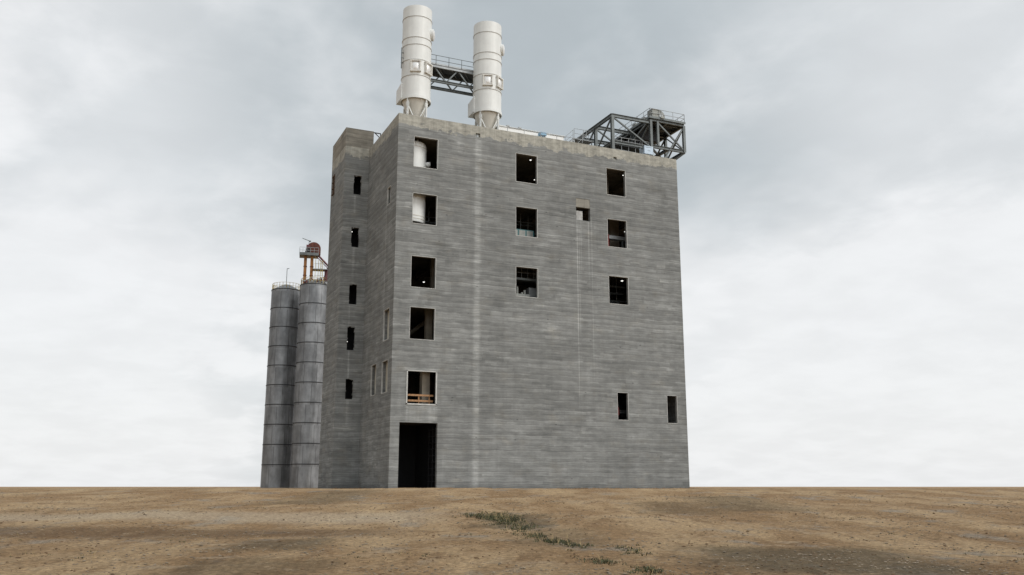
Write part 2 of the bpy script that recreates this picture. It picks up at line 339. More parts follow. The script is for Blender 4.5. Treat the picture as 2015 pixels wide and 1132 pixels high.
def build_ground():
    rs = [0.5]
    while rs[-1] < 9000:
        r = rs[-1]; rs.append(r + (.8 if r < 12 else .17 if r < 40 else .35 if r < 95 else r*.06))
    base = math.atan2(FH.y, FH.x)
    ths = [-33 + .22*i for i in range(301)] + [33.2 + (326.8-33.2)/74*i for i in range(1, 74)]
    nth = len(ths); vv = []
    for r in rs:
        for th in ths:
            a = base + R(th); x = EYE.x + r*math.cos(a); y = EYE.y + r*math.sin(a); vv.append((x, y, ground_z(x, y)))
    fs = []
    for i in range(len(rs)-1):
        for k in range(nth):
            k2 = (k+1) % nth; fs.append((i*nth+k, (i+1)*nth+k, (i+1)*nth+k2, i*nth+k2))
    vv.append((EYE.x, EYE.y, -1.5)); c = len(vv)-1
    for k in range(nth): fs.append((c, k, (k+1) % nth))
    m = MB(); m.add(vv, fs, True)
    mt = bpy.data.materials.new('dry_earth'); mt.use_nodes = True; t = NT(mt.node_tree)
    oc = t.n('ShaderNodeTexCoord').outputs['Object']
    sp = t.n('ShaderNodeSeparateXYZ', {0: oc}); x, y, _ = sp.outputs
    # site axes: a = distance out from the viewer's spot, b = across
    a = t.m('ADD', t.m('MULTIPLY', t.m('SUBTRACT', x, EYE.x), FH.x), t.m('MULTIPLY', t.m('SUBTRACT', y, EYE.y), FH.y))
    b = t.m('ADD', t.m('MULTIPLY', t.m('SUBTRACT', x, EYE.x), RH.x), t.m('MULTIPLY', t.m('SUBTRACT', y, EYE.y), RH.y))
    q = t.n('ShaderNodeCombineXYZ', {0: b, 1: a, 2: 0.0}).outputs[0]
    big = t.noise(t.scl(q, .30, .10, 1), 1.0, 6, .6, .3)
    mid = t.noise(t.scl(q, 1.0, .40, 1), 1.0, 8, .68, .3)
    fin = t.noise(q, 6.5, 8, .72)
    gri = t.noise(q, 34.0, 4, .8)
    strk = t.noise(t.scl(q, .35, 1.3, 1), 1.0, 6, .62, .5)
    c = t.mix(t.ramp(big, .38, .62), (.285, .182, .094), (.43, .305, .175))
    c = t.mix(t.ramp(mid, .50, .66, 0, .7), c, (.19, .115, .058))
    c = t.mix(t.ramp(strk, .56, .68, 0, .55), c, (.42, .33, .225))
    grv = t.ramp(t.noise(t.scl(q, .33, .2, 1), 1.3, 6, .65), .54, .68, 0, .75)
    c = t.mix(grv, c, t.mix(t.ramp(gri, .4, .6), (.16, .145, .12), (.36, .33, .28)))
    jn = t.m('MULTIPLY', t.m('SUBTRACT', mid, .5), 3.0)
    jb = t.m('ADD', b, jn); ja = t.m('ADD', a, jn)
    # pale truck track at the left with a brown damp band this side of it
    trk = t.m('MULTIPLY', t.box(ja, 32.0, 36.5, 1.2), t.ramp(jb, -4.0, -1.5, 1.0, 0.0))
    c = t.mix(t.m('MULTIPLY', trk, .60), c, (.46, .375, .27))
    dmp = t.m('MULTIPLY', t.box(ja, 25.8, 29.4, 1.0), t.ramp(jb, -4.5, -2.6, 1.0, 0.0))
    c = t.mix(t.m('MULTIPLY', dmp, .62), c, (.125, .075, .040))
    # darker spots, some of them under the weeds
    for a0, a1, b0, b1, s_, al in ((21.5, 24.5, -7.0, -4.6, .7, .6), (17.5, 20, -6.5, -3.7, .6, .45), (17.0, 23.0, 4.0, 9, 1.0, .75), (38, 50, 8.6, 12.5, 1.2, .55), (29.5, 35.5, -.9, 1.1, .7, .75), (22, 29, .2, 2.3, .7, .4), (36, 44, 5.4, 8.3, 1.0, .45), (42, 60, -12, -8.2, 1.2, .5)):
        c = t.mix(t.m('MULTIPLY', t.m('MULTIPLY', t.box(ja, a0, a1, s_), t.box(jb, b0, b1, s_)), al), c, (.085, .068, .042))
    lump = t.noise(t.scl(q, 2.2, 1.0, 1), 1.0, 8, .75, .2)
    c = t.mix(t.ramp(lump, .55, .66, 0, .5), c, (.14, .088, .046))
    c = t.mix(t.ramp(lump, .45, .34, 0, .45), c, (.45, .355, .24))
    # scattered crumbs
    vo = t.n('ShaderNodeTexVoronoi', {'Vector': t.scl(q, 1, .8, 1), 'Scale': 3.2, 'Randomness': 1.0})
    cr = t.m('MULTIPLY', t.ramp(vo.outputs['Distance'], .10, .16, 1.0, 0.0), t.ramp(fin, .48, .56))
    c = t.mix(t.m('MULTIPLY', cr, .75), c, (.09, .052, .028))
    vo2 = t.n('ShaderNodeTexVoronoi', {'Vector': q, 'Scale': 7.5})
    c = t.mix(t.ramp(vo2.outputs['Distance'], .09, .14, .5, 0.0), c, (.46, .40, .31))
    c = t.mul(c, t.m('MULTIPLY', t.ramp(fin, .32, .68, .62, 1.34), t.ramp(gri, .25, .75, .84, 1.16)))
    hgt = t.m('ADD', t.m('MULTIPLY', mid, .6), t.m('ADD', t.m('MULTIPLY', fin, .5), t.m('MULTIPLY', gri, .16)))
    bn = t.n('ShaderNodeBump', {'Height': hgt, 'Strength': 1.0, 'Distance': .22})
    p = t.n('ShaderNodeBsdfPrincipled', {'Base Color': c, 'Roughness': .95, 'Specular IOR Level': .15, 'Normal': bn.outputs[0]})
    t.n('ShaderNodeOutputMaterial', {'Surface': p.outputs[0]})
    o = m.build('ground', mt); tag(o, 'dry tan dirt ground rising gently to the building', kind='structure')
build_ground()

# ------------------------------------------------------------------ concrete building
BL = empty('concrete_building')
tag(BL, 'tall grey concrete mill building with unglazed square openings and a narrow stair tower', 'building')

def wall(mb, axis, c0, c1, u0, u1, z0, z1, holes):
    """slab in the plane axis=const, outer face at c0 and inner at c1, with rectangular holes (ua,ub,za,zb)"""
    us = sorted({u0, u1, *[h[i] for h in holes for i in (0, 1)]}); zs = sorted({z0, z1, *[h[i] for h in holes for i in (2, 3)]})
    def P(u, c, z): return (u, c, z) if axis == 'y' else (c, u, z)
    def inh(u, z): return any(h[0] < u < h[1] and h[2] < z < h[3] for h in holes)
    for i in range(len(us)-1):
        for j in range(len(zs)-1):
            if inh((us[i]+us[i+1])/2, (zs[j]+zs[j+1])/2): continue
            for c in (c0, c1):
                mb.add([P(us[i], c, zs[j]), P(us[i+1], c, zs[j]), P(us[i+1], c, zs[j+1]), P(us[i], c, zs[j+1])], [(0,1,2,3)])
    for a, b, c, d in list(holes) + [(u0, u1, z0, z1)]:
        for (p, q) in (((a,c),(b,c)), ((b,c),(b,d)), ((b,d),(a,d)), ((a,d),(a,c))):
            mb.add([P(p[0], c0, p[1]), P(q[0], c0, q[1]), P(q[0], c1, q[1]), P(p[0], c1, p[1])], [(0,1,2,3)])

L, H = 32.3, 36.0
XA, XB_, XC = (1.62, 4.12), (12.55, 15.0), (23.2, 25.6)
F_HOLES = [(XA[0], XA[1], 30.7, 33.85), (XA[0], XA[1], 24.93, 28.02), (XA[0], XA[1], 18.65, 21.73), (XA[0], XA[1], 13.66, 16.75),
           (1.48, 4.4, 7.58, 10.72), (.88, 4.56, -.6, 5.92),
           (XB_[0], XB_[1], 30.66, 33.76), (XB_[0], XB_[1], 24.93, 28.03), (XB_[0], XB_[1], 18.67, 21.74),
           (XC[0], XC[1], 30.68, 33.71), (XC[0], XC[1], 24.93, 28.01), (XC[0], XC[1], 18.78, 21.79),
           (23.9, 25.2, 6.77, 9.58), (29.88, 31.16, 6.6, 9.51),
           (19.48, 21.16, 27.43, 29.82), (8.13, 8.60, 34.80, 35.22), (24.16, 24.58, 34.8, 35.1)]
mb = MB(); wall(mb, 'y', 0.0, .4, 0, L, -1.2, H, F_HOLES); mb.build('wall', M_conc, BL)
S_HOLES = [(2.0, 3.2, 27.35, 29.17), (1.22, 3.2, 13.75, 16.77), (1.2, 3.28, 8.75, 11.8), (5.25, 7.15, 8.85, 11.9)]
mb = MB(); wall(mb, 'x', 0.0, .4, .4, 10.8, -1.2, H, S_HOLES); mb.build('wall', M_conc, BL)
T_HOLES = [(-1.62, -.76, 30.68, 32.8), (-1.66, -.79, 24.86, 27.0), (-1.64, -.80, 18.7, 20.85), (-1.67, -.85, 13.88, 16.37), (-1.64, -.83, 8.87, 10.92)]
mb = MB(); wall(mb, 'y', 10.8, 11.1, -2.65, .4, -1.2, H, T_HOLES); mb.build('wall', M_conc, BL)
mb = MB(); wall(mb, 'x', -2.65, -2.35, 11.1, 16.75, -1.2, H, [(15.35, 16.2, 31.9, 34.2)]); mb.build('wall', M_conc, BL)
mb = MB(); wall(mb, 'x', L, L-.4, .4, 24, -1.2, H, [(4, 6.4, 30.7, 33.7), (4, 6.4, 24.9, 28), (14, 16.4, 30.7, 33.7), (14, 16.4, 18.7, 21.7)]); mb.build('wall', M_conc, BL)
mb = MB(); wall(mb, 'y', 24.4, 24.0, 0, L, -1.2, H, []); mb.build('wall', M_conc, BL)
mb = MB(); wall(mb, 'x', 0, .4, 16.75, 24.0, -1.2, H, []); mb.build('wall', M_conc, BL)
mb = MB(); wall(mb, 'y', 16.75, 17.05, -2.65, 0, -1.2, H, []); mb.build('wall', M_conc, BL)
# penthouse on the stair tower (its faces run on from the tower's, 3 mm proud)
mb = MB(); mb.box((-2.653, 10.797, 36.0), (.403, 17.053, 38.1)); pent = mb.build('penthouse', M_pent, BL)
mb = MB().box((.4, .4, 34.3), (L-.4, 24, 34.7)); mb.build('roof_slab', M_int, BL)
for z0 in (29.3, 23.2, 17.5, 12.2, 6.25):
    mb = MB().box((.4, .4, z0), (L-.4, 14, z0+.4))
    for xb in (6.5, 10, 17.5, 21.5, 28.2): mb.box((xb, .4, z0-.45), (xb+.35, 14, z0))
    mb.build('floor_slab', M_int, BL)
for xb in (6.5, 10, 17.5, 21.5, 28.2): MB().box((xb, .4, 33.8), (xb+.35, 14, 34.3)).build('roof_beam', M_int, BL)
mb = MB().box((.4, 14, -1.2), (L-.4, 14.3, 34.3)); mb.build('partition', M_int, BL)
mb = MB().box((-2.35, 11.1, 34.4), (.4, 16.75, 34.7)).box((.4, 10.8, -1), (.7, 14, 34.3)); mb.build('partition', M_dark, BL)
# tower shaft and truck bay lining, its shade put into the colour
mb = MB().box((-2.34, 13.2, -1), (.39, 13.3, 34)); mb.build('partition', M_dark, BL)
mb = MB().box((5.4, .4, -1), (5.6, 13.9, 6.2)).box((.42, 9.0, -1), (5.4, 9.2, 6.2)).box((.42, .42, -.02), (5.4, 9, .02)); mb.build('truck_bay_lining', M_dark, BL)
mb = MB()
for i in range(9): mb.box((4.75, 2.0 + .0*i, .6 + i*.6), (5.35, 3.2, .66 + i*.6))
for yy in (2.05, 3.15): mb.box((4.8, yy, 0), (4.86, yy+.05, 5.7))
mb.build('storage_rack', M_black, BL)
# columns inside, seen through openings
for xx, yy, w, z0, z1, mm in ((3.35, 1.1, .75, 6.65, 12.2, M_int), (4.15, 2.6, .6, 12.6, 17.5, M_int), (1.9, 4.6, .5, 12.6, 17.5, M_int), (13.0, 7.0, .5, 29.7, 34.3, M_int), (24.7, 3.0, .5, 29.7, 34.3, M_int), (4.9, 3.6, .4, 17.9, 23.2, M_int), (30.2, 1.4, .55, 6.65, 12.2, M_int), (25.5, 3.5, 1.2, 23.6, 29.3, M_int)):
    MB().box((xx, yy, z0), (xx+w, yy+w, z1)).build('column', mm, BL)
# sloping stair flight in the second bottom bay and returns behind the narrow side slots, coloured pale to look lit
MB().bar((1.2, 7.2, 13.4), (6.4, 7.2, 17.4), .9, .35).build('stair_flight', M_int, BL)
for y0, z0, z1 in ((3.28, 8.0, 12.1), (7.15, 8.0, 12.1), (3.2, 13.0, 17.4), (3.2, 26.5, 29.3)):
    MB().box((.41, y0, z0), (1.15, y0+.12, z1)).build('return_wall', M_intl, BL)
# recess: blocked upper half, set-back infill
MB().box((19.485, .035, 28.87), (21.155, .3, 29.815)).build('recess_infill', M_plast, BL)
MB().box((19.485, .2, 27.435), (20.35, .34, 28.5)).build('recess_infill', M_pale, BL)

# thin galvanised angles round each opening
def frame_mesh(a, b, c, d, axis, plane, w=.05, proud=.02, bottom=True, wob=0):
    mb = MB()
    def bx(u0, u1, z0, z1):
        if axis == 'y': mb.box((u0, plane-proud, z0), (u1, plane+.12, z1))
        else: mb.box((plane-proud, u0, z0), (plane+.12, u1, z1))
    bx(a-w*.4, a+w, c, d); bx(b-w, b+w*.4, c, d)
    bx(a-w*.4, b+w*.4, d-w*.7, d+w*.4)
    if bottom: bx(a-w*.4, b+w*.4, c-w*.4, c+w*1.1)
    return mb
for i, h in enumerate(F_HOLES):
    if i in (5, 14, 15, 16): continue
    w = .085 if i == 4 else .032
    frame_mesh(*h, 'y', 0.0, w=w, proud=.05 if i == 4 else .02, bottom=(i != 5)).build('window_frame' if i != 5 else 'door_frame', M_frame, BL)
for h in S_HOLES: frame_mesh(*h, 'x', 0.0, w=.04).build('window_frame', M_frame, BL)
# ragged concrete left on the tower openings
rnd = random.Random(3)
for a, b, c, d in T_HOLES:
    mb = MB()
    for side in (0, 1):
        z = c
        while z < d - .1:
            hh = rnd.uniform(.12, .4); w = rnd.choice((0, 0, 0, 0, .03, .07)); z2 = min(z+hh, d)
            if w: MB().box((a if side == 0 else b-w, 10.82, z), (a+w if side == 0 else b, 11.08, z2)).build('concrete_chip', M_conc, BL)
            z = z2
    x = a
    while x < b-.02:
        w = min(rnd.uniform(.1, .25), b-x); hh = rnd.choice((0, .04, .1)); 
        if hh: MB().box((x, 10.83, d-hh), (x+w, 11.07, d)).build('concrete_chip', M_conc, BL)
        x += w
mb = MB()
for i in range(4): mb.box((-2.80, 15.4, 31.95 + i*.68), (-2.62, 16.15, 32.05 + i*.68))
mb.box((-2.72, 15.4, 31.9), (-2.62, 15.5, 34.25)).box((-2.72, 16.05, 31.9), (-2.62, 16.15, 34.25)); mb.bar((-2.98, 15.5, 31.7), (-2.62, 15.5, 31.95), .06)
mb.build('rusty_bracket', M_brown, BL)
mb = MB().bar((.3, 11.0, 38.05), (1.25, 11.0, 38.05), .09).bar((1.21, 11.0, 38.05), (1.21, 11.0, 37.45), .08).bar((.55, 11.0, 38.05), (1.2, 11.0, 37.5), .07)
mb.build('davit_arm', M_black, BL)

# ------------------------------------------------------------------ things in the openings
def lamp(loc, r, label):
    r = r*.62; e = empty('ceiling_lamp', loc); tag(e, label, 'lamp', 'lit ceiling lamps inside the building')
    MB().lathe((0,0,0), [(0.001, -.07), (r*.7, -.055), (r, 0.0), (r*.95, .04)], 20).build('lens', M_lamp, e)
    MB().lathe((0,0,0), [(r*1.02, 0.0), (r*1.1, .05), (r*.6, .16), (.03, .22), (.03, .5)], 20).build('housing', M_black, e)
for loc, r, lb in (((15.17, 1.98, 33.55+.5), .17, 'large lit ceiling lamp in the top opening of the middle window column'),
                   ((16.9, 4.7, 32.95), .11, 'small low lit lamp at lower right of the top middle opening'),
                   ((26.67, 2.18, 34.05-.0), .17, 'lit ceiling lamp in the top opening of the right window column'),
                   ((29.21, 6.33, 28.9), .15, 'lit ceiling lamp in the second opening down of the right window column'),
                   ((28.1, 5.44, 22.8), .24, 'lit ceiling lamp in the lowest square opening of the right window column'),
                   ((4.68, 5.31, 20.5), .17, 'low hanging lit lamp in the third opening down beside the left corner'),
                   ((1.0, 4.9, 16.72), .13, 'lit lamp glimpsed through the upper slot of the shaded side wall'),
                   ((-1.39, 11.6, 26.75), .09, 'small lit lamp in the second tower slot from the top'),
                   ((-1.46, 11.6, 14.9), .10, 'small lit lamp in the fourth tower slot from the top')):
    lamp(loc, r, lb)

e = empty('storage_tank', (2.12, 2.3, 25.3)); tag(e, 'round white steel tank standing behind the two top openings beside the left corner', 'tank')
MB().lathe((0,0,0), [(0.01, .15), (1.45, .15), (1.48, .3), (1.48, 8.2), (1.40, 8.42), (.9, 8.62), (.01, 8.68)], 56).build('shell', M_white, e)
for z in (.45, .75, 3.1, 7.9): MB().lathe((0,0,0), [(1.48, z-.04), (1.515, z-.03), (1.515, z+.03), (1.48, z+.04)], 56).build('band', M_cone, e)
MB().tube((.45, -.5, 8.4), (.45, -.5, 8.95), .07).build('nozzle', M_white, e)
MB().tube((1.35, -.55, 6.4), (1.75, -.75, 6.4), .26, n=16).build('flange', M_white, e)

e = empty('guard_rail', (2.9, .62, 7.6)); tag(e, 'wooden board guard rail across the framed opening above the black doorway', 'guard rail')
for z in (.82, .30): MB().box((-1.42, -.02, z), (1.4, .03, z+.17)).build('board', M_wood, e)
for x in (-.05, .98): MB().box((x, .035, 0), (x+.1, .13, 1.0)).build('post', M_wood, e)

e = empty('electrical_cabinet', (13.9, .95, 24.93)); tag(e, 'low row of grey cabinets with teal frames in the second middle opening', 'cabinet')
MB().box((-1.5, 0, -1.0), (1.15, .5, 1.02)).build('body', M_teal, e)
for k in range(3): MB().box((-1.42+k*.86, -.03, .0), (-1.42+k*.86+.70, -.003, .92)).build('door_panel', M_fan, e)

e = empty('process_machine', (14.0, 1.2, 18.0)); tag(e, 'grey machine with small gauges in the third middle opening', 'machine')
MB().box((-.85, 0, 0), (.7, 1.2, 1.25)).build('body', M_fan, e, bevel=.03)
MB().tube((-.6, .3, 1.25), (-.6, .3, 2.0), .09).tube((.2, .3, 1.25), (.2, .3, 1.7), .12).box((-.2, .2, 1.25), (.0, .4, 1.45)).build('fitting', M_fan, e)
MB().box((.75, .4, .2), (1.6, 1.4, 2.05)).build('control_box', M_galv, e)
e = empty('mezzanine_railing', (14.0, 1.6, 20.6)); tag(e, 'grey steel mezzanine with railing crossing the third middle opening', 'railing')
MB().box((-2.4, 0, .2), (2.2, .9, .42)).build('deck', M_steel, e)
mb = MB()
for z in (.95, 1.45): mb.tube((-2.4, 0, z), (2.2, 0, z), .025, n=6)
for k in range(7): mb.tube((-2.2+k*.7, 0, .4), (-2.2+k*.7, 0, 1.45), .022, n=6)
mb.build('rail', M_galv, e)

e = empty('conveyor', (25.0, 1.6, 26.1)); tag(e, 'long grey conveyor trough crossing the middle opening of the right window column', 'conveyor')
MB().box((-2.0, 0, .25), (1.9, .6, .62)).build('trough', M_galv, e)
for x in (-.9, 1.0): MB().box((x, .1, -2.5), (x+.15, .3, .25)).build('leg', M_steel, e)
e = empty('drive_motor', (23.9, 1.3, 26.2)); tag(e, 'dark red drive motor at left edge of the middle opening in right column', 'motor')
MB().tube((0, 0, -.9), (0, 0, .45), .22, n=14).build('casing', M_red, e); MB().box((-.28, -.2, -1.3), (.3, .3, -.9)).build('base', M_steel, e)
e = empty('fire_extinguisher', (24.45, .9, 7.35)); tag(e, 'red cylinder hanging just inside the left one of two low narrow slots', 'extinguisher')
MB().lathe((0,0,0), [(.01, 0), (.13, .0), (.14, .05), (.14, .65), (.1, .78), (.04, .84), (.04, .95), (.01, .96)], 16).build('cylinder', M_red, e)
MB().box((-.02, -.08, .95), (.16, .02, 1.0)).build('handle', M_black, e)
e = empty('handrail', (24.6, 1.5, 6.65)); tag(e, 'grey two-bar handrail inside the left one of two low narrow slots', 'handrail')
mb = MB()
for z in (1.0, 1.2): mb.tube((-.9, 0, z), (1.4, 0, z), .03, n=6)
for x in (-.8, .2, 1.3): mb.tube((x, 0, 0), (x, 0, 1.2), .03, n=6)
mb.build('rail', M_galv, e)
# pipework glimpsed in dark rooms
for loc, lb, seed in (((25.2, 3.2, 21.9), 'dark pipes and ducts under the ceiling in the lowest square right opening', 1), ((14.4, 3.0, 27.6), 'dark ducts under the ceiling behind the second middle opening', 2), ((3.4, 3.4, 27.2), 'dark cable bundle beside the tank in the second left opening', 3)):
    rr = random.Random(seed); e = empty('pipework', loc); tag(e, lb, 'pipes')
    mb = MB()
    for k in range(5):
        z = rr.uniform(-2.4, .2); yy = rr.uniform(0, 1.5); mb.tube((-1.8, yy, z), (2.0, yy, z+rr.uniform(-.2, .2)), rr.uniform(.05, .13), n=10)
    mb.build('pipe', M_steel, e)
    mb = MB()
    for k in range(4): x = -1.4+k*.9; mb.tube((x, .8, -2.6), (x, .8, .9), rr.uniform(.03, .08), n=8)
    mb.build('riser', M_galv, e)

# ------------------------------------------------------------------ white filter towers on the roof
def filter_tower():
    e = empty('filter_tower')
    R0, zb, zt = 1.52, 4.35, 14.45        # local z measured from roof deck 34.7
    shell = MB().lathe((0,0,0), [(R0-.10, zb), (R0, zb), (R0, zt), (R0-.06, zt), (R0-.06, zt-.4)], 72)
    shell.lathe((0,0,0), [(R0-.03, zt-.2), (.8, zt-.05), (.01, zt)], 72)
    shell.build('shell', M_white, e)
    for z in (5.15, 6.62, 8.35, 10.05, 10.85, 13.22):
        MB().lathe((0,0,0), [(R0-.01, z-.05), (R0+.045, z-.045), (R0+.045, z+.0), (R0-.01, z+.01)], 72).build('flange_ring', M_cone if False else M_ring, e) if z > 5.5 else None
    MB().lathe((0,0,0), [(R0-.02, zb-.24), (R0+.07, zb-.24), (R0+.07, zb+.06), (R0-.01, zb+.08)], 72).build('base_ring', M_white, e)
    MB().lathe((0,0,0), [(.36, 1.2), (.40, 1.6), (.47, 1.65), (.47, 1.72), (R0-.12, zb-.1), (R0-.1, zb)], 64).build('hopper', M_cone, e)
    MB().lathe((0,0,0), [(.62, 1.15), (.62, 1.3), (.52, 1.3), (.52, 1.5), (.66, 1.5), (.66, 1.6), (.5, 1.6), (.4, 1.75)], 40).build('outlet_flange', M_cone, e)
    MB().tube((0, 0, .0), (0, 0, 1.2), .36, n=20).build('discharge_pipe', M_cone, e)
    ca = R(-107.4)
    angs = [ca + R(-33), ca + R(49), ca + R(139), ca + R(229)]
    for a in angs:
        px, py = (R0-.07)*math.cos(a), (R0-.07)*math.sin(a)
        lg = MB().bar((px, py, 0), (px, py, zb-.1), .15, .15, upv=(math.cos(a), math.sin(a), 0)).build('leg', M_white, e)
        MB().box((px-.2, py-.2, 0), (px+.2, py+.2, .04)).build('foot_plate', M_white, lg)
        MB().bar((px, py, 3.35), (px, py, 3.75), .34, .1, upv=(math.cos(a), math.sin(a), 0)).build('gusset', M_white, lg)
    for i in range(4):
        a, b = angs[i], angs[(i+1) % 4]; r = R0-.07
        A = V((r*math.cos(a), r*math.sin(a), 3.5)); B = V((r*math.cos(b), r*math.sin(b), 3.5)); Mx = (A+B)/2; Mx.z = 1.45
        MB().bar(A, Mx, .085).build('brace', M_white, e); MB().bar(B, Mx, .085).build('brace', M_white, e)
    # explosion vents
    for aa in (-3, 52):
        a = ca + R(aa); d = V((math.cos(a), math.sin(a), 0)); s_ = V((-d.y, d.x, 0))
        zc, hw, hh = 7.55, .46, .56; base = d*(R0-.12)
        def ring(mb, w, h, dep0, dep1, th):
            for sx, sz, ww, hh_ in ((0, 1, w+th, th), (0, -1, w+th, th), (1, 0, th, h), (-1, 0, th, h)):
                c = s_*(sx*w/1) + V((0, 0, zc + sz*h)); p = c + d*dep0; q = c + d*dep1
                mb.bar(p, q, (ww*2 if sx == 0 else th), (th if sz else h*2-th), upv=(0, 0, 1))
        mb = MB(); ring(mb, hw, hh, R0-.25, R0+.20, .10); v = mb.build('vent_frame', M_white2, e)
        # bulged panel
        vv = []; n = 8
        for i in range(n+1):
            for j in range(n+1):
                uu, ww = i/n*2-1, j/n*2-1; dome = (1-uu*uu)*(1-ww*ww)*.16
                vv.append(s_*(uu*(hw-.03)) + V((0, 0, zc + ww*(hh-.03))) + d*(R0+.03+dome))
        MB().add(vv, [(i*(n+1)+j, (i+1)*(n+1)+j, (i+1)*(n+1)+j+1, i*(n+1)+j+1) for i in range(n) for j in range(n)], True).build('vent_panel', M_panel, v)
    # manway stub high on the right
    a = ca + R(82); d = V((math.cos(a), math.sin(a), 0))
    st_ = MB().tube(d*(R0-.2) + V((0,0,11.75)), d*(R0+.22) + V((0,0,11.75)), .62, n=28).build('manway', M_white, e)
    MB().tube(d*(R0+.22) + V((0,0,11.75)), d*(R0+.34) + V((0,0,11.75)), .62, .35, n=28).build('cover', M_panel, st_)
    # inlet housing low on the left
    MB().add([(-1.64, -.25, 4.25), (-.6, -.25, 4.25), (-.6, 1.45, 4.25), (-1.64, 1.45, 4.25), (-1.64, -.25, 6.0), (-.6, -.25, 6.0), (-.6, 1.45, 5.75), (-1.64, 1.45, 5.75)],
             [(0,3,2,1), (4,5,6,7), (0,1,5,4), (1,2,6,5), (2,3,7,6), (3,0,4,7)]).build('inlet_box', M_white, e)
    MB().tube((.2, -.2, zt-.1), (.2, -.2, zt+.35), .07, n=10).build('nozzle', M_white, e)
    return e
M_ring = simple('darker_joint_ring', (.42, .41, .38), .5, 0, var=.15)  # joint rings a step darker than the white shell
M_white2 = simple('white_vent_frame', (.62, .61, .57), .45, 0, var=.05)
f1 = filter_tower(); f1.location = (2.72, 3.35, 34.7)
tag(f1, 'white filter tower nearest the left roof corner, small ladder bracket on its side', 'filter tower', 'white filter towers on the roof')
f2 = copy_tree(f1); f2.location = (10.75, 3.45, 34.7)
f2['label'] = 'white filter tower farther along the roof, next to the thin roof railing'
mb = MB()
for z in (8.2, 8.75, 9.3): mb.box((-1.75, -.3, z), (-1.5, -.2, z+.05))
mb.box((-1.73, -.32, 7.6), (-1.66, -.18, 9.9)); mb.build('ladder_bracket', M_steel, f1)

# bridge between the filters
def truss(mb, p0, p1, h, n, w, start):
    p0, p1 = V(p0), V(p1); up = V((0, 0, h))
    mb.ibeam(p0, p1, w*1.3, w*1.7)
    pts = [p0.lerp(p1, i/n) for i in range(n+1)]
    for i in range(n):
        a, b = pts[i], pts[i+1]
        if (i+start) % 2: mb.bar(a + up, b, w*.75)
        else: mb.bar(a, b + up, w*.75)
e = empty('walkway_bridge', (6.8, 5.0, 42.1)); tag(e, 'grey steel truss walkway bridge joining the two white filter towers', 'bridge')
O = (6.8, 5.0, 42.1)
for yy, st in ((4.15, 0), (5.85, 1)):
    mb = MB(); truss(mb, (3.6, yy, 42.13), (10.3, yy, 42.13), 1.6, 5, .17, st); o = mb.build('side_truss', M_steel, e, rel=O)
mb = MB().box((3.6, 4.1, 43.83), (10.3, 5.9, 43.88)); mb.build('deck', M_deck, e, rel=O)
mb = MB().ibeam((3.6, 4.0, 43.75), (10.3, 4.0, 43.75), .16, .34); mb.box((3.6, 4.05, 43.9), (10.3, 4.08, 44.12)); mb.build('edge_beam', M_galv, e, rel=O)
mb = MB().ibeam((3.6, 5.95, 43.7), (10.3, 5.95, 43.7), .16, .4); mb.build('edge_beam', M_steel, e, rel=O)
mb = MB()
for i in range(5): x = 4.0 + i*1.45; mb.bar((x, 4.1, 43.68), (x+1.2, 5.85, 43.68), .09)
mb.build('cross_brace', M_steel, e, rel=O)
for yy in (4.02, 5.98):
    mb = MB()
    for z in (44.45, 45.0): mb.tube((3.7, yy, z), (10.2, yy, z), .028, n=6)
    for x in (5.1, 6.55, 8.0, 9.4): mb.tube((x, yy, 43.7), (x, yy, 45.0), .03, n=6)
    mb.build('railing', M_steel, e, rel=O)

# ------------------------------------------------------------------ roof edge railing and units
def railing(pts, h=1.1, step=1.6, r=.024, name='roof_railing', label='', cat='railing', mat=None, group=None):
    o = V(pts[0]); mb1 = MB(); mb2 = MB()
    for a, b in zip(pts[:-1], pts[1:]):
        a, b = V(a), V(b)
        for z in (h*.5, h): mb1.tube(a+V((0,0,z)), b+V((0,0,z)), r, n=6)
        n = max(1, round((b-a).length/step))
        for i in range(n+1): p = a.lerp(b, i/n); mb2.tube(p, p+V((0,0,h)), r*1.1, n=6)
    e = empty(name, o); tag(e, label, cat, group)
    mb1.build('rail', mat or M_galv, e, rel=o); mb2.build('post', mat or M_galv, e, rel=o); return e
railing([(12.2, 1.3, 36.0), (19.9, 1.3, 36.0)], 1.05, 1.9, label='thin grey railing along the parapet to the right of the second filter tower', group='roof railings')
railing([(19.9, 1.25, 36.0), (20.5, 1.25, 36.0), (21.6, 1.25, 37.2)], 1.05, 1.0, label='short sloping stair railing beside the steel frame on the roof', group='roof railings')
railing([(22.6, 6.0, 39.2), (25.0, 6.0, 39.2), (25.0, 8.0, 39.2)], 1.15, 1.1, label='raised platform railing just left of the big steel frame', group='roof railings')
railing([(20.9, 3.6, 36.2), (23.3, 3.6, 36.4)], 1.2, 1.2, label='low railing behind the stair railing at the foot of steel frame', group='roof railings')
e = empty('access_platform', (22.0, 1.6, 34.7)); tag(e, 'small grey access platform with steps under the raised railing by the steel frame', 'platform')
O = (22.0, 1.6, 34.7)
MB().box((22.5, 6.0, 39.1), (25.05, 8.0, 39.18)).build('deck', M_galv, e, rel=O)
for x in (22.6, 24.9): MB().box((x, 6.1, 34.7), (x+.1, 6.2, 39.1)).build('leg', M_galv, e, rel=O)
for y in (6.05, 7.9): MB().bar((19.0, y, 35.6), (22.5, y, 39.0), .08, .2).build('stringer', M_galv, e, rel=O)
mb = MB()
for z in (.55, 1.1): mb.tube((19.4, 6.0, 36.0+z), (22.5, 6.0, 39.1+z), .028, n=6)
for k in range(4): mb.tube((19.6+k*.95, 6.0, 36.2+k*.95), (19.6+k*.95, 6.0, 37.3+k*.95), .028, n=6)
mb.build('handrail', M_galv, e, rel=O)

